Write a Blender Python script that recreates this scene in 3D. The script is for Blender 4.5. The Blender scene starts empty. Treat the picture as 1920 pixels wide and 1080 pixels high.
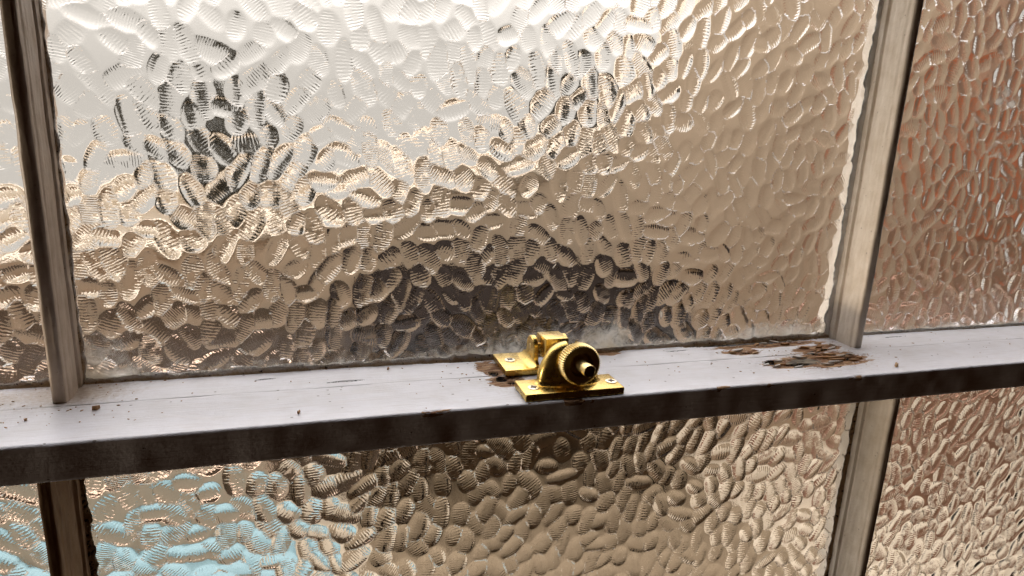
import bpy, bmesh, math, random
import numpy as np
from mathutils import Matrix, Vector

random.seed(7)
RNG = np.random.default_rng(11)
scene = bpy.context.scene
C = scene.collection

# ------------------------------------------------------------------ camera
cam_d = bpy.data.cameras.new('camera')
cam = bpy.data.objects.new('camera', cam_d)
C.objects.link(cam)
right = Vector((0.9566, -0.2881, 0.0436)).normalized()
fwd = Vector((0.2897, 0.9249, -0.2463)).normalized()
up = right.cross(fwd).normalized()
m = Matrix((right, up, -fwd)).transposed().to_4x4()
m.translation = Vector((-0.1473, -0.3367, 0.1577))
cam.matrix_world = m
cam_d.sensor_width = 36.0
cam_d.lens = 36.0 * 1272.9 / 1920.0
cam_d.clip_start = 0.01
cam_d.clip_end = 100.0
scene.camera = cam

# ------------------------------------------------------------------ light
world = bpy.data.worlds.new('World')
scene.world = world
world.use_nodes = True
bg = world.node_tree.nodes['Background']
bg.inputs[0].default_value = (0.090, 0.036, 0.015, 1)     # dim warm room behind the camera
bg.inputs[1].default_value = 0.10
SKY_STRENGTH = 0.68


def area(name, loc, target, sx, sy, watts, col):
    d = bpy.data.lights.new(name, 'AREA')
    d.shape = 'RECTANGLE'
    d.size, d.size_y, d.energy, d.color = sx, sy, watts, col
    o = bpy.data.objects.new(name, d)
    o.location = loc
    o.rotation_euler = (Vector(target) - Vector(loc)).to_track_quat('-Z', 'Y').to_euler()
    C.objects.link(o)
    return o


# open sky above the house, falling on the yard and the walls opposite the window
area('daylight_over_yard', (0.4, 0.50, 3.2), (0.4, 3.67, 2.2), 6.0, 2.4, 250, (1.0, 0.97, 0.93))
# unseen warm side light, added to brighten the right-hand bars
lamp = area('bar_fill_light', (-2.2, -0.05, -0.05), (0.30, 0.035, 0.04), 0.10, 0.10, 0.25, (1.0, 0.84, 0.66))
lamp.data.spread = math.radians(18)

vs = scene.view_settings
vs.view_transform = 'Standard'
vs.look = 'None'
vs.exposure = 0.0
vs.gamma = 1.0
cy = scene.cycles
cy.use_denoising = True
try:
    cy.denoiser = 'OPENIMAGEDENOISE'
    cy.denoising_prefilter = 'ACCURATE'
except Exception:
    pass
cy.max_bounces = 8
cy.diffuse_bounces = 3
cy.adaptive_threshold = 0.02
cy.transmission_bounces = 8
cy.glossy_bounces = 6
cy.caustics_refractive = True
cy.caustics_reflective = False
cy.sample_clamp_indirect = 6.0
cy.blur_glossy = 0.5


# ------------------------------------------------------------------ helpers
def tag(o, label=None, cat=None, group=None, kind=None):
    for k, v in (('label', label), ('category', cat), ('group', group), ('kind', kind)):
        if v:
            o[k] = v
    return o


def empty(name, loc=(0, 0, 0)):
    o = bpy.data.objects.new(name, None)
    o.location = loc
    o.empty_display_size = 0.01
    C.objects.link(o)
    return o


def link(name, me, mat, parent=None, smooth=True):
    me.materials.append(mat)
    o = bpy.data.objects.new(name, me)
    C.objects.link(o)
    if parent is not None:
        o.parent = parent
        o.matrix_parent_inverse = Matrix.Translation(parent.location).inverted()
    if smooth:
        me.polygons.foreach_set('use_smooth', np.ones(len(me.polygons), dtype=bool))
    return o


def from_bm(name, bm, mat, parent=None, smooth=False, angle=None):
    bmesh.ops.recalc_face_normals(bm, faces=bm.faces)
    me = bpy.data.meshes.new(name)
    if angle is not None:
        for e in bm.edges:
            if len(e.link_faces) == 2 and e.calc_face_angle(0) > angle:
                e.smooth = False
        smooth = True
    bm.to_mesh(me)
    bm.free()
    return link(name, me, mat, parent, smooth)


def grid_mesh(name, V, closed_v=False):
    """V: (nu, nv, 3) array -> quad mesh."""
    nu, nv = V.shape[:2]
    idx = np.arange(nu * nv).reshape(nu, nv)
    if closed_v:
        b = np.roll(idx, -1, axis=1)
        q = np.stack([idx[:-1], b[:-1], b[1:], idx[1:]], -1).reshape(-1, 4)
    else:
        q = np.stack([idx[:-1, :-1], idx[:-1, 1:], idx[1:, 1:], idx[1:, :-1]], -1).reshape(-1, 4)
    return np_mesh(name, V.reshape(-1, 3), q)


def np_mesh(name, V, Q):
    me = bpy.data.meshes.new(name)
    n = len(V)
    me.vertices.add(n)
    me.vertices.foreach_set('co', np.ascontiguousarray(V, dtype=np.float32).ravel())
    me.loops.add(Q.size)
    me.loops.foreach_set('vertex_index', np.ascontiguousarray(Q, dtype=np.int32).ravel())
    me.polygons.add(len(Q))
    me.polygons.foreach_set('loop_start', np.arange(0, Q.size, 4, dtype=np.int32))
    me.update(calc_edges=True)
    return me


def attr(me, name, vals):
    a = me.attributes.new(name, 'FLOAT', 'POINT')
    a.data.foreach_set('value', np.ascontiguousarray(vals, dtype=np.float32).ravel())


_tab = RNG.random((256, 256))


def vnoise(x, y, s=1.0, off=0):
    x = np.asarray(x, float) / s + 37.3 * off
    y = np.asarray(y, float) / s + 91.7 * off
    xi, yi = np.floor(x).astype(int), np.floor(y).astype(int)
    fx, fy = x - xi, y - yi
    fx, fy = fx * fx * (3 - 2 * fx), fy * fy * (3 - 2 * fy)
    g = lambda a, b: _tab[a & 255, b & 255]
    return ((g(xi, yi) * (1 - fx) + g(xi + 1, yi) * fx) * (1 - fy)
            + (g(xi, yi + 1) * (1 - fx) + g(xi + 1, yi + 1) * fx) * fy)


def fbm(x, y, s, off=0, n=3):
    r, a, t = 0, 1.0, 0
    for k in range(n):
        r = r + a * vnoise(x, y, s / 2 ** k, off + k * 1.37)
        t += a
        a *= 0.55
    return r / t


def sstep(a, b, x):
    t = np.clip((x - a) / (b - a), 0, 1)
    return t * t * (3 - 2 * t)


def box(bm, x0, x1, y0, y1, z0, z1, bev=0.0, seg=2):
    t = bmesh.new()
    bmesh.ops.create_cube(t, size=1.0)
    for v in t.verts:
        v.co = Vector((x0 + (v.co.x + .5) * (x1 - x0), y0 + (v.co.y + .5) * (y1 - y0), z0 + (v.co.z + .5) * (z1 - z0)))
    if bev:
        bmesh.ops.bevel(t, geom=t.edges[:], offset=bev, segments=seg, profile=0.5, affect='EDGES')
    me = bpy.data.meshes.new('t')
    t.to_mesh(me)
    t.free()
    bm.from_mesh(me)
    bpy.data.meshes.remove(me)


def lathe(bm, prof, n, cx, cz, rmod=None, y0=0.0):
    """prof: list of (r, y, tooth) swept about an axis along Y."""
    rings = []
    for (r, y, tooth) in prof:
        ring = []
        for k in range(n):
            a = 2 * math.pi * k / n
            rr = r + (rmod(k) if (tooth and rmod) else 0)
            ring.append(bm.verts.new((cx + rr * math.cos(a), y + y0, cz + rr * math.sin(a))))
        rings.append(ring)
    for a, b in zip(rings[:-1], rings[1:]):
        for k in range(n):
            bm.faces.new((a[k], a[(k + 1) % n], b[(k + 1) % n], b[k]))
    return rings


# ------------------------------------------------------------------ node helper
class NT:
    def __init__(self, name):
        self.mat = bpy.data.materials.new(name)
        self.mat.use_nodes = True
        self.t = self.mat.node_tree
        self.t.nodes.clear()
        self.out = self.t.nodes.new('ShaderNodeOutputMaterial')

    def n(self, typ, ins=None, **props):
        nd = self.t.nodes.new(typ)
        for k, v in props.items():
            setattr(nd, k, v)
        for k, v in (ins or {}).items():
            s = nd.inputs[k]
            if isinstance(v, bpy.types.NodeSocket):
                self.t.links.new(v, s)
            else:
                s.default_value = v
        return nd

    def math(self, op, a, b=0.0, c=0.0, clamp=False):
        return self.n('ShaderNodeMath', {0: a, 1: b, 2: c}, operation=op, use_clamp=clamp).outputs[0]

    def mix(self, f, a, b):
        nd = self.n('ShaderNodeMix', data_type='RGBA')
        for s, v in ((nd.inputs[0], f), (nd.inputs[6], a), (nd.inputs[7], b)):
            if isinstance(v, bpy.types.NodeSocket):
                self.t.links.new(v, s)
            else:
                s.default_value = (v + (1,)) if isinstance(v, tuple) and len(v) == 3 else v
        return nd.outputs[2]

    def attr(self, name):
        return self.n('ShaderNodeAttribute', attribute_name=name).outputs['Fac']

    def coord(self, scale=(1, 1, 1), out='Object'):
        c = self.n('ShaderNodeTexCoord').outputs[out]
        return self.n('ShaderNodeMapping', {0: c, 'Scale': scale}).outputs[0]

    def noise(self, vec, scale, detail=3, rough=0.55, dist=0.0):
        return self.n('ShaderNodeTexNoise', {'Vector': vec, 'Scale': scale, 'Detail': detail, 'Roughness': rough, 'Distortion': dist}).outputs[0]

    def ramp(self, x, a, b):
        return self.n('ShaderNodeMapRange', {0: x, 1: a, 2: b}, interpolation_type='SMOOTHSTEP').outputs[0]

    def bump(self, h, dist, strength=1.0, normal=None):
        ins = {'Height': h, 'Distance': dist, 'Strength': strength}
        if normal is not None:
            ins['Normal'] = normal
        return self.n('ShaderNodeBump', ins).outputs[0]

    def bsdf(self, **ins):
        d = {k.replace('_', ' '): v for k, v in ins.items()}
        for k in ('Base Color', 'Specular Tint'):
            if k in d and isinstance(d[k], tuple) and len(d[k]) == 3:
                d[k] = d[k] + (1,)
        return self.n('ShaderNodeBsdfPrincipled', d)

    def done(self, shader):
        self.t.links.new(shader, self.out.inputs[0])
        return self.mat


# ------------------------------------------------------------------ materials
def mat_glass():
    T = NT('obscured_glass')
    ph, am, gr = T.attr('ridge_phase'), T.attr('ridge_amount'), T.attr('grime')
    co = T.coord()
    wob = T.noise(co, 420, 3)
    p = T.math('ADD', ph, T.math('MULTIPLY', wob, 0.75))
    s = T.math('SINE', T.math('MULTIPLY', p, 2 * math.pi))
    var = T.ramp(T.noise(co, 230, 3), 0.38, 0.60)
    h = T.math('MULTIPLY', T.math('MULTIPLY', s, am), T.math('ADD', T.math('MULTIPLY', var, 0.95), 0.05))
    fine = T.math('MULTIPLY', T.noise(co, 900, 2), 0.25)
    nrm = T.bump(T.math('ADD', h, fine), 0.00011)
    g = T.bsdf(Base_Color=(0.985, 0.97, 0.945), Roughness=0.004, IOR=1.5, Transmission_Weight=1.0, Normal=nrm)
    # dried limescale, old paint smears and dust caught near the edges of the pane
    gn = T.noise(co, 120, 5, 0.68, 0.6)
    gf = T.math('MULTIPLY', T.ramp(T.math('ADD', gr, T.math('MULTIPLY', T.math('SUBTRACT', gn, 0.5), 1.5)), 0.30, 1.05), 0.80, clamp=True)
    gc = T.mix(T.ramp(T.noise(co, 60, 3), 0.4, 0.7), (0.80, 0.76, 0.68), (0.58, 0.50, 0.38))
    d = T.n('ShaderNodeBsdfDiffuse', {'Color': gc}).outputs[0]
    tr = T.n('ShaderNodeBsdfTranslucent', {'Color': gc}).outputs[0]
    film = T.n('ShaderNodeMixShader', {0: 0.6, 1: d, 2: tr}).outputs[0]
    return T.done(T.n('ShaderNodeMixShader', {0: gf, 1: g.outputs[0], 2: film}).outputs[0])


def mat_paint_rail():
    T = NT('aged_white_paint_on_rail')
    co = T.coord()
    stretch = T.coord((0.25, 1, 1))
    bare, rot, grey, dirt = T.attr('bare'), T.attr('rot'), T.attr('grey'), T.attr('dirt')
    n1, n2 = T.noise(co, 420, 5, 0.65), T.noise(stretch, 330, 4, 0.6)
    n3 = T.noise(co, 46, 4, 0.6)
    white = T.mix(T.ramp(n3, 0.35, 0.75), (0.88, 0.86, 0.885), (0.81, 0.785, 0.79))
    brush = T.noise(T.coord((0.06, 1, 1)), 700, 2)
    white = T.mix(T.math('MULTIPLY', T.ramp(brush, 0.50, 0.72), 0.26), white, (0.58, 0.52, 0.50))
    stain = T.ramp(T.noise(T.coord((0.5, 1, 1)), 24, 5, 0.68, 1.2), 0.50, 0.72)
    white = T.mix(T.math('MULTIPLY', stain, 0.20), white, (0.60, 0.51, 0.42))
    # fly specks and small chips
    v = T.n('ShaderNodeTexVoronoi', {'Vector': T.coord((0.7, 1, 1)), 'Scale': 210.0, 'Randomness': 1.0})
    sp = T.math('MULTIPLY', T.math('LESS_THAN', T.math('ADD', v.outputs['Distance'], T.math('MULTIPLY', n1, 0.1)), 0.17),
                T.math('GREATER_THAN', T.n('ShaderNodeSeparateColor', {0: v.outputs['Color']}).outputs[0], 0.76))
    dm = T.math('MULTIPLY', T.ramp(T.math('ADD', dirt, T.math('MULTIPLY', T.math('SUBTRACT', n1, 0.5), 1.1)), 0.15, 1.0), 0.85)
    c = T.mix(dm, white, (0.40, 0.28, 0.17))
    c = T.mix(T.math('MULTIPLY', sp, 0.75), c, (0.16, 0.11, 0.08))
    wood = T.mix(T.ramp(n2, 0.38, 0.66), (0.21, 0.085, 0.03), (0.52, 0.31, 0.16))
    wood = T.mix(T.ramp(n1, 0.55, 0.72), wood, (0.66, 0.52, 0.38))
    gw = T.mix(T.ramp(n2, 0.35, 0.62), (0.085, 0.065, 0.045), (0.34, 0.28, 0.20))
    bm_ = T.ramp(T.math('ADD', bare, T.math('MULTIPLY', T.math('SUBTRACT', n2, 0.5), 1.5)), 0.46, 0.54)
    c = T.mix(bm_, c, wood)
    gm = T.ramp(T.math('ADD', grey, T.math('MULTIPLY', T.math('SUBTRACT', n2, 0.5), 0.9)), 0.44, 0.58)
    c = T.mix(gm, c, gw)
    rm = T.ramp(T.math('ADD', rot, T.math('MULTIPLY', T.math('SUBTRACT', n1, 0.5), 1.5)), 0.50, 0.60)
    c = T.mix(rm, c, (0.022, 0.013, 0.008))
    hgt = T.math('SUBTRACT', T.math('MULTIPLY', n1, 0.10), T.math('ADD', T.math('MULTIPLY', bm_, 0.55), T.math('MULTIPLY', rm, 0.6)))
    hgt = T.math('ADD', hgt, T.math('ADD', T.math('MULTIPLY', T.math('MULTIPLY', bm_, n2), 1.3), T.math('MULTIPLY', brush, 0.22)))
    hgt = T.math('SUBTRACT', hgt, T.math('MULTIPLY', sp, 0.15))
    rough = T.math('ADD', 0.42, T.math('MULTIPLY', bm_, 0.4))
    b = T.bsdf(Base_Color=c, Roughness=rough, Normal=T.bump(hgt, 0.0009))
    return T.done(b.outputs[0])


def mat_paint_bar(name, a, b_, stain, amount):
    T = NT(name)
    st = T.coord((1, 1, 0.10))
    co = T.coord()
    n1, n2 = T.noise(st, 260, 4, 0.6), T.noise(co, 90, 4, 0.6)
    c = T.mix(T.ramp(n2, 0.3, 0.75), a, b_)
    c = T.mix(T.math('MULTIPLY', T.ramp(n1, 0.46, 0.72), amount), c, stain)
    chips = T.ramp(T.noise(co, 300, 4, 0.7), 0.66, 0.70)
    c = T.mix(T.math('MULTIPLY', chips, 0.6), c, (0.20, 0.12, 0.07))
    h = T.math('ADD', T.math('MULTIPLY', n1, 0.22), T.math('MULTIPLY', T.noise(co, 500, 3), 0.25))
    b = T.bsdf(Base_Color=c, Roughness=0.42, Normal=T.bump(h, 0.0006))
    return T.done(b.outputs[0])


def mat_putty():
    T = NT('cracked_putty_and_paint')
    co = T.coord()
    n1, n2 = T.noise(co, 150, 5, 0.7), T.noise(co, 420, 4, 0.65)
    dirt = T.attr('dirt')
    c = T.mix(T.ramp(T.math('ADD', T.math('MULTIPLY', n1, 0.7), dirt), 0.30, 0.85), (0.80, 0.78, 0.74), (0.42, 0.27, 0.14))
    c = T.mix(T.ramp(T.math('ADD', n2, T.math('MULTIPLY', dirt, 0.16)), 0.66, 0.73), c, (0.05, 0.028, 0.016))
    b = T.bsdf(Base_Color=c, Roughness=0.7, Normal=T.bump(n2, 0.0016))
    return T.done(b.outputs[0])


def mat_brass(name, col, rough, fleck=0.0):
    T = NT(name)
    co = T.coord()
    n = T.noise(co, 240, 4, 0.6)
    c = T.mix(T.ramp(n, 0.35, 0.75), col, tuple(x * 0.86 for x in col))
    r = T.math('ADD', rough, T.math('MULTIPLY', T.ramp(T.noise(co, 130, 4), 0.45, 0.75), 0.06))
    b = T.bsdf(Base_Color=c, Metallic=1.0, Roughness=r)
    return T.done(b.outputs[0])


def mat_plain(name, a, b_, scale, rough=0.85, dist=0.01, stretch=(1, 1, 1), spec=0.5):
    T = NT(name)
    co = T.coord(stretch)
    n = T.noise(co, scale, 5, 0.62)
    c = T.mix(T.ramp(n, 0.3, 0.72), a, b_)
    b = T.bsdf(Base_Color=c, Roughness=rough, Specular_IOR_Level=spec, Normal=T.bump(n, dist))
    return T.done(b.outputs[0])


def mat_sky():
    T = NT('overcast_sky')
    z = T.n('ShaderNodeSeparateXYZ', {0: T.n('ShaderNodeTexCoord').outputs['Object']}).outputs[2]
    k = T.ramp(T.math('DIVIDE', z, 14.0), 0.0, 1.0)                    # overcast: brighter overhead
    st = T.math('MULTIPLY', T.math('ADD', 1.0, T.math('MULTIPLY', k, 7.8)), SKY_STRENGTH)
    e = T.n('ShaderNodeEmission', {0: T.mix(k, (1.0, 0.94, 0.865), (0.96, 0.96, 1.03)), 1: st})
    return T.done(e.outputs[0])


GLASS = mat_glass()
RAILP = mat_paint_rail()
BAR_P = mat_paint_bar('grubby_cream_paint', (0.80, 0.71, 0.60), (0.68, 0.58, 0.46), (0.46, 0.34, 0.24), 0.22)
BAR_M = mat_paint_bar('shaded_cream_paint', (0.52, 0.41, 0.31), (0.42, 0.32, 0.225), (0.28, 0.19, 0.12), 0.38)  # browner copy of the bar paint, the left bar's shade put into its colour
BAR_L = mat_paint_bar('brown_stained_paint', (0.50, 0.34, 0.20), (0.42, 0.26, 0.14), (0.20, 0.10, 0.05), 0.6)
PUTTY = mat_putty()
BRASS = mat_brass('polished_brass', (0.69, 0.485, 0.145), 0.27)
BRASS_K = mat_brass('worn_knurled_brass', (0.72, 0.55, 0.245), 0.29)
SCREWM = mat_brass('pale_screw_metal', (0.86, 0.76, 0.56), 0.30)
DARKM = mat_plain('recess_shade', (0.10, 0.045, 0.022), (0.05, 0.025, 0.014), 300, 0.5, 0.0001)
FLAKE = mat_plain('loose_paint_flake', (0.80, 0.77, 0.74), (0.68, 0.60, 0.52), 200, 0.6, 0.0003)
CHIPW = mat_plain('rotten_wood_chip', (0.42, 0.19, 0.07), (0.60, 0.40, 0.22), 300, 0.85, 0.0006, (0.3, 1, 1))
SKY = mat_sky()


# ------------------------------------------------------------------ outside: sky, ground and what stands there
def sky_dome():
    nu, nv = 40, 48
    a = np.linspace(0.02, math.pi - 0.02, nu)          # round from +X over +Y to -X
    e = np.linspace(-math.pi / 2 + 0.02, math.pi / 2 - 0.001, nv)
    A, E_ = np.meshgrid(a, e, indexing='ij')
    R_ = 14.0
    V = np.stack([R_ * np.cos(A) * np.cos(E_), 0.25 + R_ * np.sin(A) * np.cos(E_), R_ * np.sin(E_)], -1)
    o = link('sky', grid_mesh('sky', V), SKY)
    tag(o, 'pale overcast sky beyond the patterned glass', kind='structure')


sky_dome()
GROUND_Z = -1.78
gx, gy = np.linspace(-9, 9, 60), np.linspace(0.35, 11.5, 40)
GX, GY = np.meshgrid(gx, gy, indexing='ij')
go = link('ground', grid_mesh('ground', np.stack([GX, GY, GROUND_Z + 0.01 * fbm(GX, GY, 0.8)], -1)),
          mat_plain('pale_paving', (0.64, 0.53, 0.385), (0.55, 0.45, 0.32), 3.0, 0.9, 0.004))
tag(go, 'pale pinkish paved yard below the window', kind='structure')


def prism_wall(name, pts, y0, y1, mat, label, cat, coping=None):
    """A wall standing on the ground with the outline pts (x, z), from y0 back to y1."""
    root = empty(name, (pts[0][0], y0, GROUND_Z))
    bm = bmesh.new()
    f = [bm.verts.new((x, y0, z)) for x, z in pts]
    b = [bm.verts.new((x, y1, z)) for x, z in pts]
    bm.faces.new(f)
    bm.faces.new(b[::-1])
    n = len(pts)
    for k in range(n):
        bm.faces.new((f[k], f[(k + 1) % n], b[(k + 1) % n], b[k]))
    from_bm('wall', bm, mat, root)
    if coping:
        for k in range(len(pts) - 3):
            (xa, za), (xb, zb) = pts[k + 1], pts[k + 2]
            bm = bmesh.new()
            q = [(xa, y0 - .04, za + .002), (xb, y0 - .04, zb + .002), (xb, y1 + .04, zb + .002), (xa, y1 + .04, za + .002)]
            lo = [bm.verts.new(v) for v in q]
            hi = [bm.verts.new((v[0], v[1], v[2] + .05)) for v in q]
            bm.faces.new(lo[::-1])
            bm.faces.new(hi)
            for i in range(4):
                bm.faces.new((lo[i], lo[(i + 1) % 4], hi[(i + 1) % 4], hi[i]))
            from_bm('coping', bm, coping, root)
    return tag(root, label, cat)


BEIGE = mat_plain('beige_render', (0.58, 0.445, 0.32), (0.49, 0.37, 0.26), 2.2, 0.9, 0.01)
STONE = mat_plain('buff_coping', (0.60, 0.50, 0.38), (0.48, 0.39, 0.29), 4, 0.9, 0.01)
prism_wall('rendered_wall',
           [(-2.6, GROUND_Z), (-2.6, -0.62), (-1.2, -0.56), (-0.3, -0.44), (0.15, -0.30), (1.0, -0.14), (1.48, 0.08), (1.74, 0.5), (2.1, 1.15), (2.7, 2.0), (3.75, 2.9), (3.75, GROUND_Z)],
           3.0, 3.2, BEIGE, 'blurred beige rendered wall with sloping top seen through the large upper pane', 'wall', STONE)
prism_wall('pale_house', [(-3.2, GROUND_Z), (-3.2, -0.72), (-2.0, -0.58), (0.41, -0.42), (1.69, -0.10), (2.65, 0.46), (3.6, 1.3), (3.6, GROUND_Z)],
           5.0, 5.6, mat_plain('pale_cream_render', (0.84, 0.80, 0.73), (0.78, 0.73, 0.65), 2.0, 0.9, 0.01),
           'blurred pale cream gable between sky and beige wall in the large upper pane', 'house', STONE)
TERRA = mat_plain('terracotta_masonry', (0.46, 0.27, 0.175), (0.37, 0.245, 0.17), 1.1, 0.85, 0.01)
prism_wall('terracotta_wall', [(3.55, GROUND_Z), (3.55, 2.8), (6.5, 3.6), (6.5, GROUND_Z)], 2.72, 2.98, TERRA,
           'blurred reddish-brown wall filling the right-hand upper pane', 'wall', STONE)

shut = empty('orange_shutter', (3.9, 2.68, -0.55))
ORG = mat_plain('faded_orange_paint', (0.66, 0.215, 0.095), (0.56, 0.20, 0.10), 4, 0.7, 0.004)
for k in range(6):
    bm = bmesh.new()
    x0 = 3.62 + k * 0.13
    box(bm, x0, x0 + 0.124, 2.655, 2.685, -0.42, 0.42, 0.004, 1)
    from_bm('board', bm, ORG, shut)
for z in (-0.26, 0.24):
    bm = bmesh.new()
    box(bm, 3.63, 4.38, 2.69, 2.715, z - .05, z + .05, 0.004, 1)
    from_bm('ledge', bm, ORG, shut)
tag(shut, 'blurred orange-red shutter on the brown wall seen through the right-hand upper pane', 'shutter')

# dark lean-to roof against the wall
DARK = mat_plain('dark_slate', (0.014, 0.010, 0.008), (0.024, 0.017, 0.013), 6, 0.95, 0.01, spec=0.08)
lean = empty('lean_to_roof', (0.2, 2.6, GROUND_Z))
rx0, rx1 = 0.10, 1.60
for r in range(4):
    y0 = 2.98 - r * 0.14
    z0 = -0.60 - r * 0.05
    nsl = 6
    for k in range(nsl):
        w = (rx1 - rx0) / nsl
        x0 = rx0 + k * w + (0.5 * w if r % 2 else 0) * 0.5
        bm = bmesh.new()
        q = [(x0 + .004, y0, z0), (x0 + w - .004, y0, z0), (x0 + w - .004, y0 - .17, z0 - .06), (x0 + .004, y0 - .17, z0 - .06)]
        lo = [bm.verts.new(v) for v in q]
        hi = [bm.verts.new((v[0], v[1], v[2] + .018)) for v in q]
        bm.faces.new(lo[::-1])
        bm.faces.new(hi)
        for i in range(4):
            bm.faces.new((lo[i], lo[(i + 1) % 4], hi[(i + 1) % 4], hi[i]))
        from_bm('slate', bm, DARK, lean)
bm = bmesh.new()
box(bm, rx0, rx1 + .1, 2.40, 2.46, -0.97, -0.825, 0.008)
from_bm('fascia', bm, DARK, lean)
for x in (rx0 + .1, rx1 - .1):
    bm = bmesh.new()
    box(bm, x - .04, x + .04, 2.39, 2.47, GROUND_Z, -0.973, 0.006)
    from_bm('post', bm, DARK, lean)
tag(lean, 'blurred dark lean-to roof behind the lower part of the large upper pane', 'roof')

# blue tarpaulin spread in the yard, brown timber deck beside it
BLUE = mat_plain('pale_blue_tarpaulin', (0.19, 0.305, 0.325), (0.23, 0.345, 0.36), 3.0, 0.6, 0.01)
tx, ty = np.linspace(-2.1, -0.12, 90), np.linspace(1.05, 2.11, 60)
TX, TY = np.meshgrid(tx, ty, indexing='ij')
ed = np.minimum(np.minimum(TX + 2.1, -0.12 - TX), TY - 1.05)
TZ = GROUND_Z + 0.01 + (0.29 + 0.05 * fbm(TX, TY, 0.3, 3)) * sstep(0.0, 0.10, ed + 0.03 * (fbm(TX, TY, 0.12, 4) - .5))
to = link('tarpaulin', grid_mesh('tarpaulin', np.stack([TX, TY, TZ], -1)), BLUE)
sm = to.modifiers.new('thickness', 'SOLIDIFY')
sm.thickness = 0.01
tag(to, 'blurred pale blue tarpaulin seen through the lower left panes', 'tarpaulin')
prism_wall('cream_wall', [(-3.0, GROUND_Z), (-3.0, -1.0), (-0.3, -1.02), (-0.3, GROUND_Z)], 2.12, 2.26,
           mat_plain('cream_pink_render', (0.86, 0.61, 0.44), (0.80, 0.55, 0.38), 5, 0.9, 0.01),
           'blurred cream-pink low wall seen above the blue through the lower left panes', 'wall')
DECK = mat_plain('weathered_brown_decking', (0.25, 0.18, 0.105), (0.20, 0.14, 0.08), 5, 0.85, 0.004, (1, 0.1, 1))
deck = empty('timber_deck', (0.9, 1.6, GROUND_Z))
for k in range(15):
    bm = bmesh.new()
    x0 = 0.04 + k * 0.125
    box(bm, x0, x0 + 0.117, 0.5, 2.9, GROUND_Z + 0.012, GROUND_Z + 0.07, 0.004, 1)
    from_bm('plank', bm, DECK, deck)
tag(deck, 'blurred brown timber deck seen through the middle of the lower pane', 'deck')
fence = empty('timber_fence', (-1.0, 2.9, GROUND_Z))
FEN = mat_plain('grey_brown_fence', (0.15, 0.115, 0.085), (0.11, 0.082, 0.06), 6, 0.9, 0.004, (1, 1, 0.1), spec=0.2)
for k in range(15):
    bm = bmesh.new()
    x0 = -2.0 + k * 0.14
    box(bm, x0, x0 + 0.13, 2.90, 2.925, GROUND_Z, -0.82 + 0.02 * math.sin(k * 2.3), 0.004, 1)
    from_bm('board', bm, FEN, fence)
bm = bmesh.new()
box(bm, -2.0, 0.10, 2.93, 2.97, -1.10, -1.02, 0.004, 1)
from_bm('fence_rail', bm, FEN, fence)
tag(fence, 'blurred grey-brown board fence behind the lower left of the large upper pane', 'fence')


def small_tree(x, y, z, r, label, tall=1.0):
    """Round-headed dark evergreen standing behind the beige wall."""
    root = empty('small_tree', (x, y, GROUND_Z))
    bm = bmesh.new()
    prev = None
    for t in np.linspace(0, 1, 7):
        rr = 0.045 * (1 - .6 * t)
        ring = [bm.verts.new((x + .03 * math.sin(4 * t) + rr * math.cos(a), y + rr * math.sin(a), GROUND_Z + (z - GROUND_Z) * t)) for a in np.linspace(0, 2 * math.pi, 8, endpoint=False)]
        if prev:
            for k in range(8):
                bm.faces.new((prev[k], prev[(k + 1) % 8], ring[(k + 1) % 8], ring[k]))
        prev = ring
    from_bm('trunk', bm, DARK, root)
    bm = bmesh.new()
    for k in range(900):
        d = Vector((random.gauss(0, 1), random.gauss(0, 1), random.gauss(0, 1))).normalized()
        rad = r * (0.55 + 0.45 * random.random()) * (0.85 + 0.3 * vnoise(d.x * 2 + 5, d.z * 2 + d.y, .6))
        p = Vector((x, y, z)) + Vector((d.x, d.y, d.z * tall)) * float(rad)
        u = Vector((random.gauss(0, 1), random.gauss(0, 1), random.gauss(0, 1))).normalized() * 0.035
        w = u.orthogonal().normalized() * 0.018
        bm.faces.new([bm.verts.new(q) for q in (p - u, p + w, p + u, p - w)])
    from_bm('crown', bm, LEAF, root)
    tag(root, label, 'tree')


LEAF = mat_plain('dark_evergreen_leaf', (0.035, 0.030, 0.018), (0.05, 0.042, 0.026), 8, 0.8, 0.001, spec=0.2)
small_tree(-0.64, 4.2, -0.10, 0.27, 'blurred dark tall tree seen through the upper left of the large pane', 1.5)
small_tree(1.66, 4.2, 0.20, 0.25, 'blurred dark round tree seen through the upper middle of the large pane')
OCHRE = mat_plain('brown_pebbledash', (0.29, 0.205, 0.125), (0.23, 0.16, 0.095), 9, 0.95, 0.01)
prism_wall('garden_wall', [(0.11, GROUND_Z), (0.11, -1.02), (2.2, -0.98), (2.2, GROUND_Z)], 2.93, 2.98, OCHRE,
           'blurred brown low wall behind the fastener and the middle of the lower pane', 'wall')
prism_wall('red_planter_wall', [(2.40, GROUND_Z), (2.40, -0.92), (3.40, -0.90), (3.40, GROUND_Z)], 1.85, 2.15,
           mat_plain('red_brick_planter', (0.40, 0.21, 0.14), (0.32, 0.19, 0.125), 6, 0.9, 0.01),
           'blurred reddish low wall seen through the lower right pane', 'wall')


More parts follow.
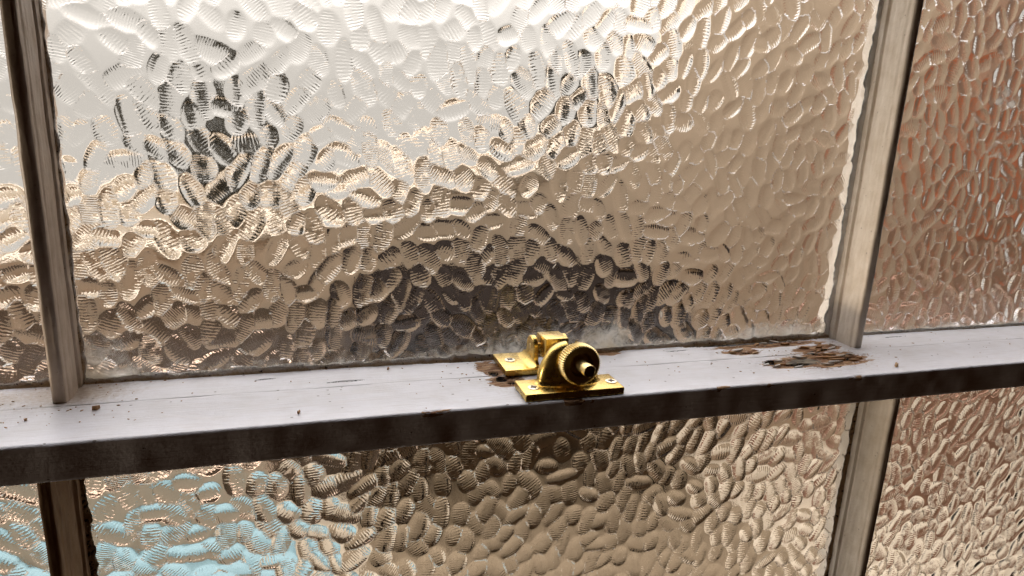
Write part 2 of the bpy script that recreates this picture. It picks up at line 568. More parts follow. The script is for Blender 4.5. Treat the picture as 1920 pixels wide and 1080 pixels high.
# ------------------------------------------------------------------ patterned panes
def pane(name, x0, x1, z0, z1, yf, parent, seed, grime_fn=None, step=0.00085):
    """A pane of patterned glass: elongated domes with cross ridges on the room side, flat outside."""
    rng = np.random.default_rng(seed)
    nx, nz = int((x1 - x0) / step) + 1, int((z1 - z0) / step) + 1
    xs, zs = np.linspace(x0, x1, nx), np.linspace(z0, z1, nz)
    H = np.full((nx, nz), -1.0)
    PH, AM = np.zeros((nx, nz)), np.zeros((nx, nz))
    # dome centres: dart throwing with a taller than wide spacing
    pts = []
    cell = {}
    tries = int((x1 - x0 + .04) * (z1 - z0 + .04) / (0.0086 * 0.013) * 24)
    cand = np.stack([rng.uniform(x0 - .02, x1 + .02, tries), rng.uniform(z0 - .02, z1 + .02, tries)], 1)
    for cx_, cz_ in cand:
        i, j = int(cx_ / .02), int(cz_ / .02)
        ok = True
        for a in (-1, 0, 1):
            for b in (-1, 0, 1):
                for (qx, qz) in cell.get((i + a, j + b), ()):
                    if ((qx - cx_) / .0086) ** 2 + ((qz - cz_) / .0122) ** 2 < 1:
                        ok = False
                        break
                if not ok:
                    break
            if not ok:
                break
        if ok:
            cell.setdefault((i, j), []).append((cx_, cz_))
            pts.append((cx_, cz_))
    for (cx_, cz_) in pts:
        f = float(fbm(np.array(cx_), np.array(cz_), 0.055, seed % 13, 2))
        th = (f - 0.5) * 2.2 + rng.normal(0, 0.40)          # 0 = upright
        if rng.random() < 0.13:
            th += math.pi / 2
        a = rng.uniform(.0080, .0140)
        b = rng.uniform(.0053, .0078)
        c = rng.uniform(.0008, .0014)
        R_ = .024
        i0, i1 = np.searchsorted(xs, cx_ - R_), np.searchsorted(xs, cx_ + R_)
        j0, j1 = np.searchsorted(zs, cz_ - R_), np.searchsorted(zs, cz_ + R_)
        if i1 <= i0 or j1 <= j0:
            continue
        X, Z = np.meshgrid(xs[i0:i1] - cx_, zs[j0:j1] - cz_, indexing='ij')
        u = X * math.sin(th) + Z * math.cos(th)
        v = X * math.cos(th) - Z * math.sin(th)
        bend = rng.normal(0, 6.0)
        v2 = v + bend * u * u
        e = (np.abs(u / a) ** 2.3 + np.abs(v2 / b) ** 2.1)
        h = c * (1 - e ** 1.28)
        sub = H[i0:i1, j0:j1]
        w = h > sub
        sub[w] = h[w]
        lam = rng.uniform(.0012, .0021)
        fan = rng.normal(0, 14.0)
        ph = (u * (1 + fan * v)) / lam + rng.random() * 7
        PH[i0:i1, j0:j1][w] = ph[w]
        AM[i0:i1, j0:j1][w] = (rng.uniform(.4, 1.0) * np.clip(1 - e, 0, 1) ** 0.3 * (0.45 + 0.55 * np.clip(e * 1.4, 0, 1)))[w]
    X, Z = np.meshgrid(xs, zs, indexing='ij')
    base = 0.00016 + 0.00010 * fbm(X, Z, .012, 5)
    k = .00005
    H = np.clip(H, -.001, 1)
    Hs = base + k * np.log1p(np.exp(np.clip((H - base) / k, -40, 40)))
    AM = AM * sstep(0.0, 0.0003, H - base)
    edge = np.minimum(np.minimum(X - x0, x1 - X), np.minimum(Z - z0, z1 - Z))
    fade = sstep(0.0, .006, edge)
    Hs *= fade
    V = np.stack([X, yf - Hs, Z], -1)
    # outer flat face and rim
    T_ = .0042
    me_v = [V.reshape(-1, 3)]
    idx = np.arange(nx * nz).reshape(nx, nz)
    Q = [np.stack([idx[:-1, :-1], idx[1:, :-1], idx[1:, 1:], idx[:-1, 1:]], -1).reshape(-1, 4)]
    rim = np.concatenate([idx[:, 0], idx[-1, 1:], idx[-2::-1, -1], idx[0, -2:0:-1]])
    n0 = nx * nz
    back_rim = V.reshape(-1, 3)[rim].copy()
    back_rim[:, 1] = yf + T_
    me_v.append(back_rim)
    nr = len(rim)
    br = n0 + np.arange(nr)
    Q.append(np.stack([np.roll(rim, -1), rim, br, np.roll(br, -1)], -1))
    verts = np.concatenate(me_v)
    quads = np.concatenate(Q)
    me = bpy.data.meshes.new(name)
    me.vertices.add(len(verts))
    me.vertices.foreach_set('co', verts.astype(np.float32).ravel())
    nl = quads.size + nr
    me.loops.add(nl)
    me.loops.foreach_set('vertex_index', np.concatenate([quads.ravel(), br[::-1]]).astype(np.int32))
    me.polygons.add(len(quads) + 1)
    me.polygons.foreach_set('loop_start', np.concatenate([np.arange(0, quads.size, 4), [quads.size]]).astype(np.int32))
    me.update(calc_edges=True)
    pad = lambda A: np.concatenate([A.ravel(), np.zeros(nr)])
    attr(me, 'ridge_phase', pad(PH))
    attr(me, 'ridge_amount', pad(AM))
    g = grime_fn(X, Z) if grime_fn else np.zeros_like(X)
    attr(me, 'grime', pad(g))
    o = link(name, me, GLASS, parent)
    sh = np.ones(len(me.polygons), dtype=bool)
    sh[len(quads) - nr:] = False
    me.polygons.foreach_set('use_smooth', sh)
    return o


def spot(X, Z, cx_, cz_, rx, rz):
    return np.exp(-(((X - cx_) / rx) ** 2 + ((Z - cz_) / rz) ** 2))


UB = (-0.2740, 0.2475)                  # glazing bar centres, upper sash
LB = (-0.2722, 0.2508)                  # lower sash
X_L, X_R = -0.50, 0.62
UG, LG = 0.076, 0.036                   # room face of the glass in each sash


def grime_main(X, Z):
    low = np.exp(-np.clip(Z, 0, None) / .009) * (0.45 + 0.5 * fbm(X, Z, .05, 2))
    low += 0.55 * spot(X, Z, .055, .012, .016, .012) + 0.45 * spot(X, Z, .20, .008, .045, .010)
    low += 0.45 * spot(X, Z, -.255, .016, .016, .022) + 0.35 * spot(X, Z, .0, .012, .05, .012)
    low += 0.16 * np.exp(-np.clip(Z, 0, None) / .03)
    rt = np.exp(-np.clip(.2434 - X, 0, None) / .004) * (0.45 + 0.45 * fbm(X, Z, .03, 4))
    lf = 0.45 * np.exp(-np.clip(X + .2692, 0, None) / .004)
    marks = 1.0 * spot(X, Z, .218, .155, .003, .003) + 1.0 * spot(X, Z, .094, .025, .0012, .004)
    return low + rt + lf + marks


def grime_right(X, Z):
    low = np.exp(-np.clip(Z, 0, None) / .008) * (0.5 + 0.5 * fbm(X, Z, .05, 6)) + 0.15 * np.exp(-np.clip(Z, 0, None) / .04)
    m_ = 0
    for q in ((.374, .191, .006, .005), (.381, .183, .005, .004), (.368, .184, .004, .003), (.33, .10, .004, .002), (.352, .085, .003, .003)):
        m_ = m_ + 1.05 * spot(X, Z, *q)
    return low + m_ + 0.4 * np.exp(-np.clip(X - .252, 0, None) / .003)


def grime_left(X, Z):
    return np.exp(-np.clip(Z, 0, None) / .010) * 0.7 + 0.4 * np.exp(-np.clip(-.278 - X, 0, None) / .004)


def grime_low(X, Z):
    d = np.minimum(np.abs(X - (LB[0] + .006)), np.abs(X - (LB[1] - .006)))
    return 0.45 * np.exp(-d / .003) + 1.1 * spot(X, Z, -.0535, -.135, .0018, .0018)


# ------------------------------------------------------------------ rails
def rail_masks(x, y):
    bare, rot, grey, dirt = (np.zeros_like(x) for _ in range(4))

    def el(cx_, cy_, rx, ry, ang=0.0):
        c_, s_ = math.cos(ang), math.sin(ang)
        u, v = (x - cx_) * c_ + (y - cy_) * s_, -(x - cx_) * s_ + (y - cy_) * c_
        return 1.15 - np.sqrt((u / rx) ** 2 + (v / ry) ** 2)
    bl = lambda e: np.clip(0.5 + e * 0.9, 0, 1) * (e > -0.55)
    mx = np.maximum
    # rotten patch by the right-hand bar
    bare = mx(bare, bl(el(.205, .031, .030, .0125, .10)))
    bare = mx(bare, bl(el(.170, .029, .018, .008, 0)))
    bare = mx(bare, bl(el(.214, .053, .020, .006, .1)))
    bare = mx(bare, 0.9 * bl(el(.153, .057, .014, .006, 0)))
    bare = mx(bare, 0.8 * bl(el(.18, .066, .045, .005, .0)))
    grey = mx(grey, 0.8 * bl(el(.184, .031, .015, .0065, .08)))
    rot = mx(rot, bl(el(.160, .033, .0055, .0042)))
    rot = mx(rot, 0.9 * bl(el(.176, .027, .010, .0020)))
    rot = mx(rot, 0.85 * bl(el(.222, .031, .010, .0024, .2)))
    rot = mx(rot, 0.75 * bl(el(.214, .050, .010, .0022, .2)))
    rot = mx(rot, 0.9 * bl(el(.205, .0425, .012, .0010, -.25)))
    rot = mx(rot, 0.7 * bl(el(.155, .054, .007, .0018)))
    rot = mx(rot, bl(el(.170, .0735, .052, .0034, .0)))
    rot = mx(rot, 0.62 * bl(el(.187, .0185, .010, .0012, -.5)))
    rot = mx(rot, 0.62 * bl(el(.203, .0175, .005, .0010, .5)))
    # hairline cracks in the paint
    for cx_, cy_, l_, a_ in ((-.126, .052, .013, .02), (-.172, .064, .007, .12), (.105, .066, .010, .03), (.30, .066, .012, .02)):
        rot = mx(rot, 0.66 * bl(el(cx_, cy_, l_, .00075, a_)))
    # bare wood and old screw holes round the fastener
    bare = mx(bare, bl(el(-.0315, .0345, .0095, .0085, 0)))
    bare = mx(bare, bl(el(-.036, .057, .0075, .012, .2)))
    bare = mx(bare, 0.9 * bl(el(-.030, .0745, .05, .0028, 0)))
    bare = mx(bare, bl(el(.050, .073, .011, .0055, 0)))
    rot = mx(rot, bl(el(-.0335, .0395, .0032, .0030)))
    rot = mx(rot, 0.9 * bl(el(-.029, .033, .0024, .0020)))
    rot = mx(rot, 0.85 * bl(el(-.0355, .050, .0030, .0036)))
    rot = mx(rot, 0.9 * bl(el(-.047, .0735, .016, .0022, 0)))
    # paint worn off along the front arris
    worn = fbm(x, x * 0 + 2.0, .022, 6, 4)
    bare = mx(bare, np.clip((worn - .56) * 5, 0, .75) * (y < .0016))
    # joint of rail and glass, dirt in the corners
    back = np.clip(1 - (.0768 - y) / .006, 0, 1)
    dirt = mx(dirt, 0.55 * back)
    rot = mx(rot, 0.54 * np.clip(1 - (.0765 - y) / .0030, 0, 1))
    dirt = mx(dirt, 0.20 * np.clip(1 - y / .0022, 0, 1))
    for cx_, cy_, rx, ry, s_ in ((-.272, .062, .032, .020, .95), (-.31, .060, .06, .014, .7), (.244, .055, .022, .018, .5), (.20, .035, .055, .030, .55),
                                 (-.03, .045, .022, .035, .5), (.035, .03, .02, .02, .25), (-.1, .074, .2, .004, .4)):
        dirt = mx(dirt, s_ * np.exp(-(((x - cx_) / rx) ** 2 + ((y - cy_) / ry) ** 2)))
    return bare, rot, grey, dirt


def rail(name, prof, parent, seed, wob=0.00035):
    """prof: (n, 2) outline (y, z) lofted along X, with hand-painted unevenness."""
    xs = np.arange(X_L - .02, X_R + .021, 0.0011)
    P = np.array(prof)
    X = np.repeat(xs[:, None], len(P), 1)
    Y = np.repeat(P[None, :, 0], len(xs), 0)
    Z = np.repeat(P[None, :, 1], len(xs), 0)
    topf = (Z > -.0035).astype(float)
    bare, rot, grey, dirt = rail_masks(X, Y)
    bare, rot, grey, dirt = (q * topf for q in (bare, rot, grey, dirt))
    front = (Y < .004).astype(float)
    Yd = Y + front * wob * 1.3 * (fbm(X, Z, .035, seed, 3) - .5) * 2
    Zd = Z + topf * (wob * (fbm(X, Y, .03, seed + 2, 3) - .5) * 2)
    Zd -= topf * (0.0007 * sstep(.45, .7, bare + (fbm(X * .4, Y, .006, 9) - .5)) + 0.0016 * sstep(.5, .75, rot + (fbm(X, Y, .004, 8) - .5) * .5))
    me = grid_mesh(name, np.stack([X, Yd, Zd], -1), closed_v=True)
    for nm, q in (('bare', bare), ('rot', rot), ('grey', grey), ('dirt', dirt)):
        attr(me, nm, q)
    o = link(name, me, RAILP, parent)
    bm = bmesh.new()
    bm.from_mesh(me)
    bmesh.ops.recalc_face_normals(bm, faces=bm.faces)
    bm.to_mesh(me)
    bm.free()
    me.polygons.foreach_set('use_smooth', np.ones(len(me.polygons), dtype=bool))
    return o


def seq(a, b, n, end=False):
    return [(a[0] + (b[0] - a[0]) * t, a[1] + (b[1] - a[1]) * t) for t in np.linspace(0, 1, n, endpoint=end)]


def arc(cx_, cz_, r, a0, a1, n):
    return [(cx_ + r * math.cos(math.radians(t)), cz_ + r * math.sin(math.radians(t))) for t in np.linspace(a0, a1, n)]


SEAM = 0.0446
upper = empty('upper_sash', (0, UG, 0))
tag(upper, 'upper window sash with three patterned panes above the brass fastener', 'window sash')
lower = empty('lower_sash', (0, LG, -.02))
tag(lower, 'lower window sash with three patterned panes under the white rail', 'window sash')

# lower sash: its top rail carries the front half of the fastener
r = .0014
prof = (seq((0.0, -.0188), (0, -r), 14) + arc(r, -r, r, 180, 90, 6) + seq((r + .0006, 0), (SEAM - .0012, 0), 58)
        + arc(SEAM - .0003, -.0002, .0002, 90, 0, 3) + seq((SEAM - .0001, -.003), (SEAM - .0001, -.0198), 6)
        + seq((SEAM - .0006, -.020), (.0012, -.020), 10) + [(.0004, -.0197)])
rail('meeting_rail', prof, lower, 3)
# upper sash: bottom rail under the glass
prof = (seq((SEAM + .0001, -.030), (SEAM + .0001, -.0008), 8) + arc(SEAM + .0003, -.0002, .0002, 180, 90, 3)
        + seq((SEAM + .0022, 0), (.0775, 0), 44) + seq((.0785, -.0015), (.098, -.006), 6) + seq((.098, -.0075), (.098, -.030), 4) + [(.07, -.0305)])
rail('meeting_rail', prof, upper, 5)


# ------------------------------------------------------------------ glazing bars
def bar(name, cx_, z0, z1, half, y0, parent, mat, seed):
    """half: one side of the moulding as (half width, y) from nose back to glass; lofted along Z."""
    L = [(cx_ + w, y) for w, y in half] + [(cx_ - w, y) for w, y in half[::-1]]
    zs = np.arange(z0, z1 + 1e-6, .0022)
    P = np.array(L)
    # resample the outline
    Pc = np.vstack([P, P[:1]])
    d = np.r_[0, np.cumsum(np.linalg.norm(np.diff(Pc, axis=0), axis=1))]
    keep = np.unique(np.r_[np.linspace(0, d[-1], 70, endpoint=False), d[:-1]])
    px, py = np.interp(keep, d, Pc[:, 0]), np.interp(keep, d, Pc[:, 1])
    Z = np.repeat(zs[:, None], len(px), 1)
    X = np.repeat(px[None], len(zs), 0)
    Y = np.repeat(py[None], len(zs), 0)
    k = np.repeat(keep[None], len(zs), 0)
    n = (fbm(k * 6, Z, .02, seed, 3) - .5)
    X = X + n * .0009 * np.sign(X - cx_)
    Y = Y - (fbm(k * 4, Z, .03, seed + 3, 2) - .5) * .0006
    me = grid_mesh(name, np.stack([X, Y, Z], -1), closed_v=True)
    o = link(name, me, mat, parent)
    bm = bmesh.new()
    bm.from_mesh(me)
    bmesh.ops.recalc_face_normals(bm, faces=bm.faces)
    bm.to_mesh(me)
    bm.free()
    me.polygons.foreach_set('use_smooth', np.ones(len(me.polygons), dtype=bool))
    return o


def moulding(nose, glass, yn, yg):
    d = yg - yn
    out = [(nose * .55, yn), (nose * .9, yn + .0005), (nose, yn + .0016), (nose, yn + .0038)]
    # ovolo, quirk, fillet
    for t in np.linspace(0, 1, 8):
        out.append((nose + .0004 + (glass - nose - .0012) * 0.75 * (1 - math.cos(t * math.pi / 2)), yn + .005 + (d * .50) * t))
    out += [(glass - .0016, yn + d * .70), (glass - .0016, yn + d * .74), (glass, yn + d * .78), (glass, yn + d * .96), (glass - .0006, yg + .001), (glass - .0006, yg + .012)]
    return out


for cx_, mt, sd in ((UB[0], BAR_M, 21), (UB[1], BAR_P, 22)):
    bar('glazing_bar', cx_, -.0015, .44, moulding(.0036, .0047, .0485, UG), 0, upper, mt, sd)
for cx_, mt, sd in ((LB[0], BAR_L, 23), (LB[1], BAR_P, 24)):
    bar('glazing_bar', cx_, -.36, -.0190, moulding(.0032, .0072, .0095, LG), 0, lower, mt, sd)
# outer members of both sashes, outside the picture
for x0, x1 in ((X_L - .045, X_L), (X_R, X_R + .045)):
    for root, ya, yb, za, zb in ((upper, .0465, .098, -.03, .44), (lower, .0, .0436, -.36, -.0004)):
        bm = bmesh.new()
        box(bm, x0, x1, ya, yb, za, zb, .002)
        from_bm('stile', bm, BAR_P, root, angle=.6)
bm = bmesh.new()
box(bm, X_L - .045, X_R + .045, .0465, .098, .4405, .50, .002)
from_bm('top_rail', bm, BAR_P, upper, angle=.6)
bm = bmesh.new()
box(bm, X_L - .045, X_R + .045, .0, .0436, -.42, -.3605, .002)
from_bm('bottom_rail', bm, BAR_P, lower, angle=.6)

# panes
Z0 = -.0025
pane('pane', UB[0] + .0044, UB[1] - .0044, Z0, .44, UG, upper, 101, grime_main)
pane('pane', X_L - .002, UB[0] - .0044, Z0, .44, UG, upper, 102, grime_left, .0010)
pane('pane', UB[1] + .0044, X_R + .002, Z0, .44, UG, upper, 103, grime_right, .0010)
pane('pane', LB[0] + .0068, LB[1] - .0068, -.36, -.018, LG, lower, 104, grime_low)
pane('pane', X_L - .002, LB[0] - .0068, -.36, -.018, LG, lower, 105, grime_low, .0010)
pane('pane', LB[1] + .0068, X_R + .002, -.36, -.018, LG, lower, 106, grime_low, .0010)


# ------------------------------------------------------------------ putty and paint lines against the glass
def bead(name, p0, p1, inward, w, depth, parent, seed, ragged=.5, dirt0=.1, yg=UG):
    """A ragged fillet of putty and paint from p0 to p1 (x, z) on the glass face, spreading 'inward'."""
    p0, p1, inward = np.array(p0), np.array(p1), np.array(inward)
    L = np.linalg.norm(p1 - p0)
    n = int(L / .0007)
    t = np.linspace(0, 1, n)
    base = p0[None] + (p1 - p0)[None] * t[:, None]
    s = t * L
    ww = w * (1 - ragged + 2 * ragged * fbm(s, s * 0 + seed, .010, seed, 4))
    dd = depth * (0.6 + 0.8 * fbm(s, s * 0 + seed * 2, .008, seed + 5, 4))
    nv = 7
    V = np.zeros((n, nv, 3))
    D = np.zeros((n, nv))
    for k in range(nv):
        a = k / (nv - 1)
        off = ww * (a ** 1.0)
        lift = dd * (1 - a) ** 1.4
        q = base + inward[None] * off[:, None]
        V[:, k, 0], V[:, k, 2] = q[:, 0], q[:, 1]
        V[:, k, 1] = yg - .0004 - lift - .0009 * (fbm(s, s * 0 + k * .004, .004, seed, 2) - .3) * (a < .95)
        D[:, k] = dirt0 + .5 * (1 - a) ** 2
    V[:, -1, 1] = yg + .0006
    me = grid_mesh(name, V)
    attr(me, 'dirt', D)
    return link(name, me, PUTTY, parent)


bead('putty_line', (UB[0] + .0045, -.0006), (UB[1] - .0045, -.0006), (0, 1), .0042, .0020, upper, 31, .55, .18)
bead('putty_line', (UB[1] + .0045, -.0006), (X_R, -.0006), (0, 1), .0030, .0016, upper, 32, .4, .05)
bead('putty_line', (X_L, -.0006), (UB[0] - .0045, -.0006), (0, 1), .0040, .0020, upper, 33, .5, .28)
bead('putty_line', (UB[1] - .0040, .44), (UB[1] - .0040, 0), (-1, 0), .0046, .0012, upper, 34, .75, -.30)
bead('putty_line', (UB[0] + .0040, 0), (UB[0] + .0040, .44), (1, 0), .0022, .0012, upper, 35, .8, .25)

bead('putty_line', (LB[1] - .0066, -.02), (LB[1] - .0066, -.36), (-1, 0), .0034, .0012, lower, 36, .8, .45, LG)
bead('putty_line', (LB[0] + .0066, -.36), (LB[0] + .0066, -.02), (1, 0), .0034, .0014, lower, 37, .8, .65, LG)


# ------------------------------------------------------------------ brass sash fastener
fas = empty('sash_fastener', (.0015, .0015, 0))
tag(fas, 'polished brass screw-type sash fastener with knurled thumb nut on the white rail', 'sash fastener')
AX, AZ, TILT = .0028, .0203, 0.06


def swing(o):
    o.data.transform(Matrix.Translation((AX, 0, AZ)) @ Matrix.Rotation(-TILT, 4, 'X') @ Matrix.Translation((-AX, 0, -AZ)))


PT = .0046
bm = bmesh.new()
box(bm, -.0302, .0315, .0016, .0240, .0001, PT, .0007, 3)
from_bm('front_plate', bm, BRASS, fas, angle=.7)

# post: flared horn rising from the plate, slotted for the bolt
bm = bmesh.new()
rings = []
NS, NR = 26, 48
for s in np.linspace(0, 1, NS):
    z = PT - .0004 + s * .0250
    w = .0078 + .0116 * (1 - s ** 2.2) + .0020 * math.exp(-(s / .04) ** 2)
    d = .0046 + .0030 * (1 - s ** 2.2) + .0012 * math.exp(-(s / .04) ** 2)
    cap = math.sqrt(max(0.0, 1 - max(0.0, (s - .80) / .2005) ** 2))
    w, d = w * (.35 + .65 * cap), d * (.25 + .75 * cap)
    cyy = .0178 + .001 * s
    ring = []
    for k in range(NR):
        a = 2 * math.pi * k / NR
        ca, sa = math.cos(a), math.sin(a)
        ring.append(bm.verts.new((AX - .0016 + w * math.copysign(abs(ca) ** .85, ca), cyy + d * math.copysign(abs(sa) ** .85, sa), z)))
    rings.append(ring)
for a, b in zip(rings[:-1], rings[1:]):
    for k in range(NR):
        bm.faces.new((a[k], a[(k + 1) % NR], b[(k + 1) % NR], b[k]))
bm.faces.new(rings[0][::-1])
bm.faces.new(rings[-1])
post = from_bm('post', bm, BRASS, fas, smooth=True)
bmc = bmesh.new()
box(bmc, AX - .0036, AX + .0036, 0, .05, .0190, .05)
cut = from_bm('cutter', bmc, BRASS)
md = post.modifiers.new('slot', 'BOOLEAN')
md.operation = 'DIFFERENCE'
md.object = cut
bpy.context.view_layer.update()
dg = bpy.context.evaluated_depsgraph_get()
nm = bpy.data.meshes.new_from_object(post.evaluated_get(dg))
post.modifiers.clear()
post.data = nm
post.data.name = 'post'
bpy.data.objects.remove(cut)
bm = bmesh.new()
bm.from_mesh(nm)
for e in bm.edges:
    e.smooth = not (len(e.link_faces) == 2 and e.calc_face_angle(0) > .6)
bm.to_mesh(nm)
bm.free()
nm.polygons.foreach_set('use_smooth', np.ones(len(nm.polygons), dtype=bool))

# back plate with two ears
bm = bmesh.new()
box(bm, -.0305, -.0066, .0408, .0722, .0001, .0042, .0006, 3)
from_bm('back_plate', bm, BRASS, fas, angle=.7)
bm = bmesh.new()
box(bm, .0106, .0300, .0408, .0722, .0001, .0042, .0006, 3)
from_bm('back_plate', bm, BRASS, fas, angle=.7)


def ear(x0, x1, foot_dir):
    """Upright ear with a round top and a swept foot towards its plate."""
    bm = bmesh.new()
    yc, zc, rr = .0560, .0140, .0072
    out = []
    out += [(.0440, .0040), (.0465, .0046), (.0482, .0065), (.0487, .0100)]
    for a in np.linspace(190, -20, 18):
        out.append((yc + rr * math.cos(math.radians(a)), zc + rr * math.sin(math.radians(a))))
    out += [(.0650, .0080), (.0675, .0055), (.0705, .0040)]
    rows = []
    for x, ins in ((x0, .0006), (x0 + .0006, 0), (x1 - .0006, 0), (x1, .0006)):
        row = []
        for (y, z) in out:
            dy, dz = y - yc, z - .010
            l = math.hypot(dy, dz) or 1
            kk = ins if z > .006 else 0
            row.append(bm.verts.new((x, y - dy / l * kk, z - dz / l * kk)))
        rows.append(row)
    for a, b in zip(rows[:-1], rows[1:]):
        for k in range(len(out) - 1):
            bm.faces.new((a[k], a[k + 1], b[k + 1], b[k]))
    bm.faces.new(rows[0][::-1])
    bm.faces.new(rows[-1])
    from_bm('ear', bm, BRASS, fas, angle=.6)
    # fillet sweeping from plate into ear
    xf = x0 if foot_dir < 0 else x1
    ys = np.linspace(.0420, .0715, 24)
    V = np.zeros((24, 9, 3))
    for i, y in enumerate(ys):
        hgt = .0048 * math.sin(math.pi * (i + .5) / 24) ** .5 + .0003
        for k in range(9):
            a = k / 8 * math.pi / 2
            V[i, k] = (xf + foot_dir * (.0062 * (1 - math.sin(a)) - .0002), y, .0041 + hgt * (1 - math.cos(a)))
    me = grid_mesh('fillet', V)
    link('fillet', me, BRASS, fas)


ear(-.0103, -.0068, -1)
ear(.0105, .0138, 1)
bm = bmesh.new()
lathe(bm, [(.0001, 0, 0), (.0019, 0, 0), (.0022, .0003, 0), (.0022, .0246, 0), (.0001, .0247, 0)], 24, 0, 0)
pin = from_bm('pivot_pin', bm, BRASS_K, fas, angle=.6)
pin.data.transform(Matrix.Translation((-.0105, .0560, .0138)) @ Matrix.Rotation(-math.pi / 2, 4, 'Z'))

# swinging bolt: square block, threaded rod
bm = bmesh.new()
box(bm, AX - .0076, AX + .0076, .0418, .0600, AZ - .0085, AZ + .0052, .0005, 2)
o = from_bm('bolt_block', bm, BRASS, fas, angle=.6)
swing(o)
bm = bmesh.new()
pr = [(.0002, -.0005, 0)]
for k in range(33 * 4):
    y = k * .00025
    pr.append((.0028 + .00032 * math.cos(2 * math.pi * y / .001), y + .0085, 0))
pr.append((.0002, pr[-1][1], 0))
lathe(bm, pr[1:], 32, AX, AZ)
o = from_bm('threaded_rod', bm, BRASS_K, fas, angle=.9)
swing(o)

# knurled thumb nut
bm = bmesh.new()
prof = [(.0028, .0042, 0), (.0058, .0040, 0), (.0064, .0034, 0), (.0068, .0012, 0), (.0072, .0006, 0), (.0106, .0, 0), (.0110, .0002, 0), (.0116, .0007, 1),
        (.0118, .0012, 1), (.0118, .0072, 1), (.0115, .0080, 1), (.0103, .0083, 0), (.0101, .0086, 0), (.0104, .0090, 0), (.0104, .0106, 0), (.0097, .0114, 0), (.0080, .0117, 0), (.0030, .0117, 0)]
NT_ = 52 * 4
lathe(bm, prof, NT_, AX, AZ, rmod=lambda k: (.0, .00030, .0, -.00050)[k % 4], y0=.0014)
knob = from_bm('thumb_nut', bm, BRASS_K, fas, angle=.5)
swing(knob)
bm = bmesh.new()
prof = [(.0002, -.0040, 0), (.0026, -.0040, 0), (.0028, -.0060, 0), (.0029, -.0112, 0), (.0031, -.0116, 0), (.0035, -.0116, 0), (.0037, -.0112, 0), (.0037, .0060, 0)]
lathe(bm, prof, 48, AX, AZ, y0=.0014)
o = from_bm('tube_end', bm, BRASS_K, knob, angle=.7)
swing(o)


def screw(x, y, z, ang):
    bm = bmesh.new()
    prof = [(.0001, .00010, 0), (.0028, .00014, 0), (.0034, .00022, 0), (.0036, .0005, 0), (.0036, .0014, 0)]
    lathe(bm, [(a, -b, c) for a, b, c in prof], 40, 0, 0)
    bmesh.ops.reverse_faces(bm, faces=bm.faces)
    s = from_bm('screw', bm, SCREWM, fas, angle=.7)
    M = Matrix.Translation((x, y, z)) @ Matrix.Rotation(ang, 4, 'Z') @ Matrix.Rotation(math.pi / 2, 4, 'X')
    s.data.transform(M)
    # cross recess with small diagonal ticks, drawn as dark bars with its shade in the colour
    bm = bmesh.new()
    for k, (l, w) in enumerate(((.0021, .00050), (.0021, .00050), (.0014, .00030), (.0014, .00030))):
        a = (0, math.pi / 2, math.pi / 4, -math.pi / 4)[k]
        t = bmesh.new()
        box(t, -l, l, -w, w, -.0004, .00012 - k * .00001)
        t.transform(Matrix.Rotation(a, 4, 'Z'))
        mt = bpy.data.meshes.new('t')
        t.to_mesh(mt)
        t.free()
        bm.from_mesh(mt)
        bpy.data.meshes.remove(mt)
    rcs = from_bm('cross_recess', bm, DARKM, s)
    rcs.data.transform(Matrix.Translation((x, y, z - .00008)) @ Matrix.Rotation(ang, 4, 'Z'))
    # dark countersink ring round the head
    return s


screw(-.0225, .0110, PT + .0006, .3)
screw(.0272, .0118, PT + .0006, -.4)
screw(-.0227, .0588, .0042 + .0006, .7)


# ------------------------------------------------------------------ loose flakes and crumbs on the rail
def chip(name, x, y, z, lx, ly, h, mat, parent, rot, tilt=0.0):
    bm = bmesh.new()
    n = random.randint(6, 9)
    ps = []
    for k in range(n):
        a = 2 * math.pi * k / n + random.uniform(-.25, .25)
        q = random.uniform(.65, 1.0)
        ps.append((lx * q * math.cos(a), ly * q * math.sin(a)))
    lo = [bm.verts.new((a, b, 0)) for a, b in ps]
    hi = [bm.verts.new((a * .86, b * .86, h * random.uniform(.7, 1.2))) for a, b in ps]
    bm.faces.new(lo[::-1])
    bm.faces.new(hi)
    for k in range(n):
        bm.faces.new((lo[k], lo[(k + 1) % n], hi[(k + 1) % n], hi[k]))
    bm.transform(Matrix.Translation((x, y, z)) @ Matrix.Rotation(rot, 4, 'Z') @ Matrix.Rotation(tilt, 4, 'Y'))
    return from_bm(name, bm, mat, parent, smooth=False)


urail = [o for o in upper.children if o.name.startswith('meeting_rail')][0]
lrail = [o for o in lower.children if o.name.startswith('meeting_rail')][0]
# flakes still clinging to the rotten patch
for (x, y, lx, ly, mt) in ((.166, .0345, .0028, .0017, FLAKE), (.190, .0720, .0042, .0016, FLAKE), (.204, .0705, .0030, .0012, FLAKE), (.180, .0700, .0026, .0013, FLAKE),
                           (.172, .0680, .0034, .0014, CHIPW), (.150, .0600, .0050, .0014, FLAKE), (.143, .0560, .0032, .0012, CHIPW), (.160, .0525, .0042, .0013, CHIPW),
                           (.218, .0560, .0042, .0014, CHIPW), (.226, .0515, .0040, .0012, FLAKE), (.210, .0470, .0046, .0010, CHIPW), (.222, .0620, .0035, .0014, CHIPW),
                           (.206, .0560, .0040, .0013, CHIPW), (.232, .0580, .0030, .0012, FLAKE), (.196, .0660, .0036, .0012, CHIPW)):
    chip('flake', x, y, -.0005, lx * 1.25, ly * 1.3, .0013, mt, urail, random.uniform(-.5, .5), random.uniform(-.22, .22))
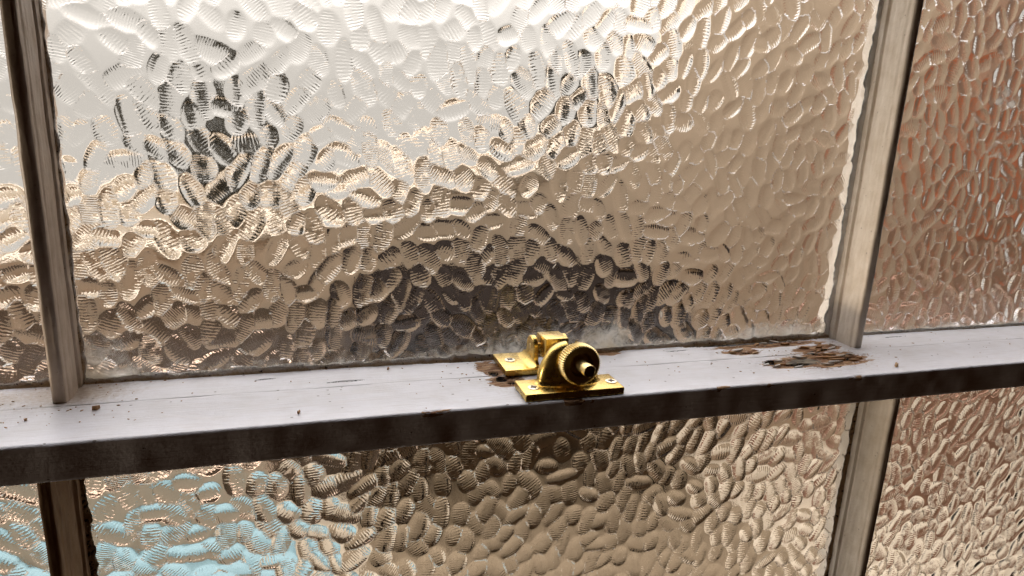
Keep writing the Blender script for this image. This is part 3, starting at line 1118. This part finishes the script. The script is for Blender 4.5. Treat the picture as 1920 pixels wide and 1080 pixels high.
for (x, y, lx, ly, mt) in ((.206, .0350, .0120, .0010, CHIPW), (.212, .0300, .0090, .0009, CHIPW), (.219, .0360, .0060, .0010, FLAKE), (.224, .0270, .0050, .0010, CHIPW), (.206, .0260, .0060, .0009, FLAKE),
                           (.163, .0290, .0050, .0009, CHIPW), (.158, .0260, .0040, .0009, FLAKE), (.172, .0220, .0060, .0008, FLAKE), (.152, .0300, .0040, .0012, FLAKE), (.231, .0300, .0034, .0010, CHIPW),
                           (.186, .0390, .0070, .0009, FLAKE), (.197, .0230, .0050, .0008, FLAKE), (.229, .0380, .0036, .0012, FLAKE), (.214, .0400, .0050, .0009, CHIPW)):
    chip('flake', x, y, -.0005, lx * 1.15, ly * 1.35, .0012, mt, lrail, random.uniform(-.35, .35), random.uniform(-.15, .15))

for (x, y, s, lab) in ((-.2539, .0366, .0023, 'largest tan wood crumb on the rail near the left glazing bar'),
                       (.2439, .0100, .0026, 'brown wood crumb on the rail right of the rotten patch'),
                       (-.1532, .0118, .0016, 'small dark crumb near the front edge of the rail left of the fastener'),
                       (-.2905, .0120, .0014, 'small flat tan crumb at the front left of the rail'),
                       (-.2830, .0290, .0012, 'tiny dark crumb on the rail left of the large tan crumb'),
                       (-.1000, .0660, .0014, 'small brown crumb near the glass left of the fastener')):
    c = chip('wood_crumb', x, y, .0003, s, s * .55, s * .8, CHIPW, None, random.uniform(.3, 2.2))
    tag(c, lab, 'crumb', 'crumbs lying on the rail')

# dust and grit: too small to count
bm = bmesh.new()
for k in range(260):
    if k < 90:
        x, y = random.gauss(.195, .035), random.uniform(.012, .072)
    elif k < 150:
        x, y = random.gauss(-.275, .03), random.uniform(.02, .074)
    elif k < 190:
        x, y = random.gauss(-.04, .02), random.uniform(.02, .074)
    else:
        x, y = random.uniform(-.33, .45), random.uniform(.004, .074)
    if -.032 < x < .034 and y < .026 or -.032 < x < .034 and y > .040:
        continue
    s = random.uniform(.00022, .0006)
    t = bmesh.new()
    bmesh.ops.create_icosphere(t, subdivisions=1, radius=s)
    t.transform(Matrix.Translation((x, y, s * .25)) @ Matrix.Rotation(random.uniform(0, 3), 4, 'Z') @ Matrix.Diagonal((random.uniform(.8, 2.4), .8, .5, 1)))
    mt = bpy.data.meshes.new('t')
    t.to_mesh(mt)
    t.free()
    bm.from_mesh(mt)
    bpy.data.meshes.remove(mt)
g = from_bm('grit', bm, CHIPW)
tag(g, 'fine brown grit scattered over the white rail', 'grit', kind='stuff')
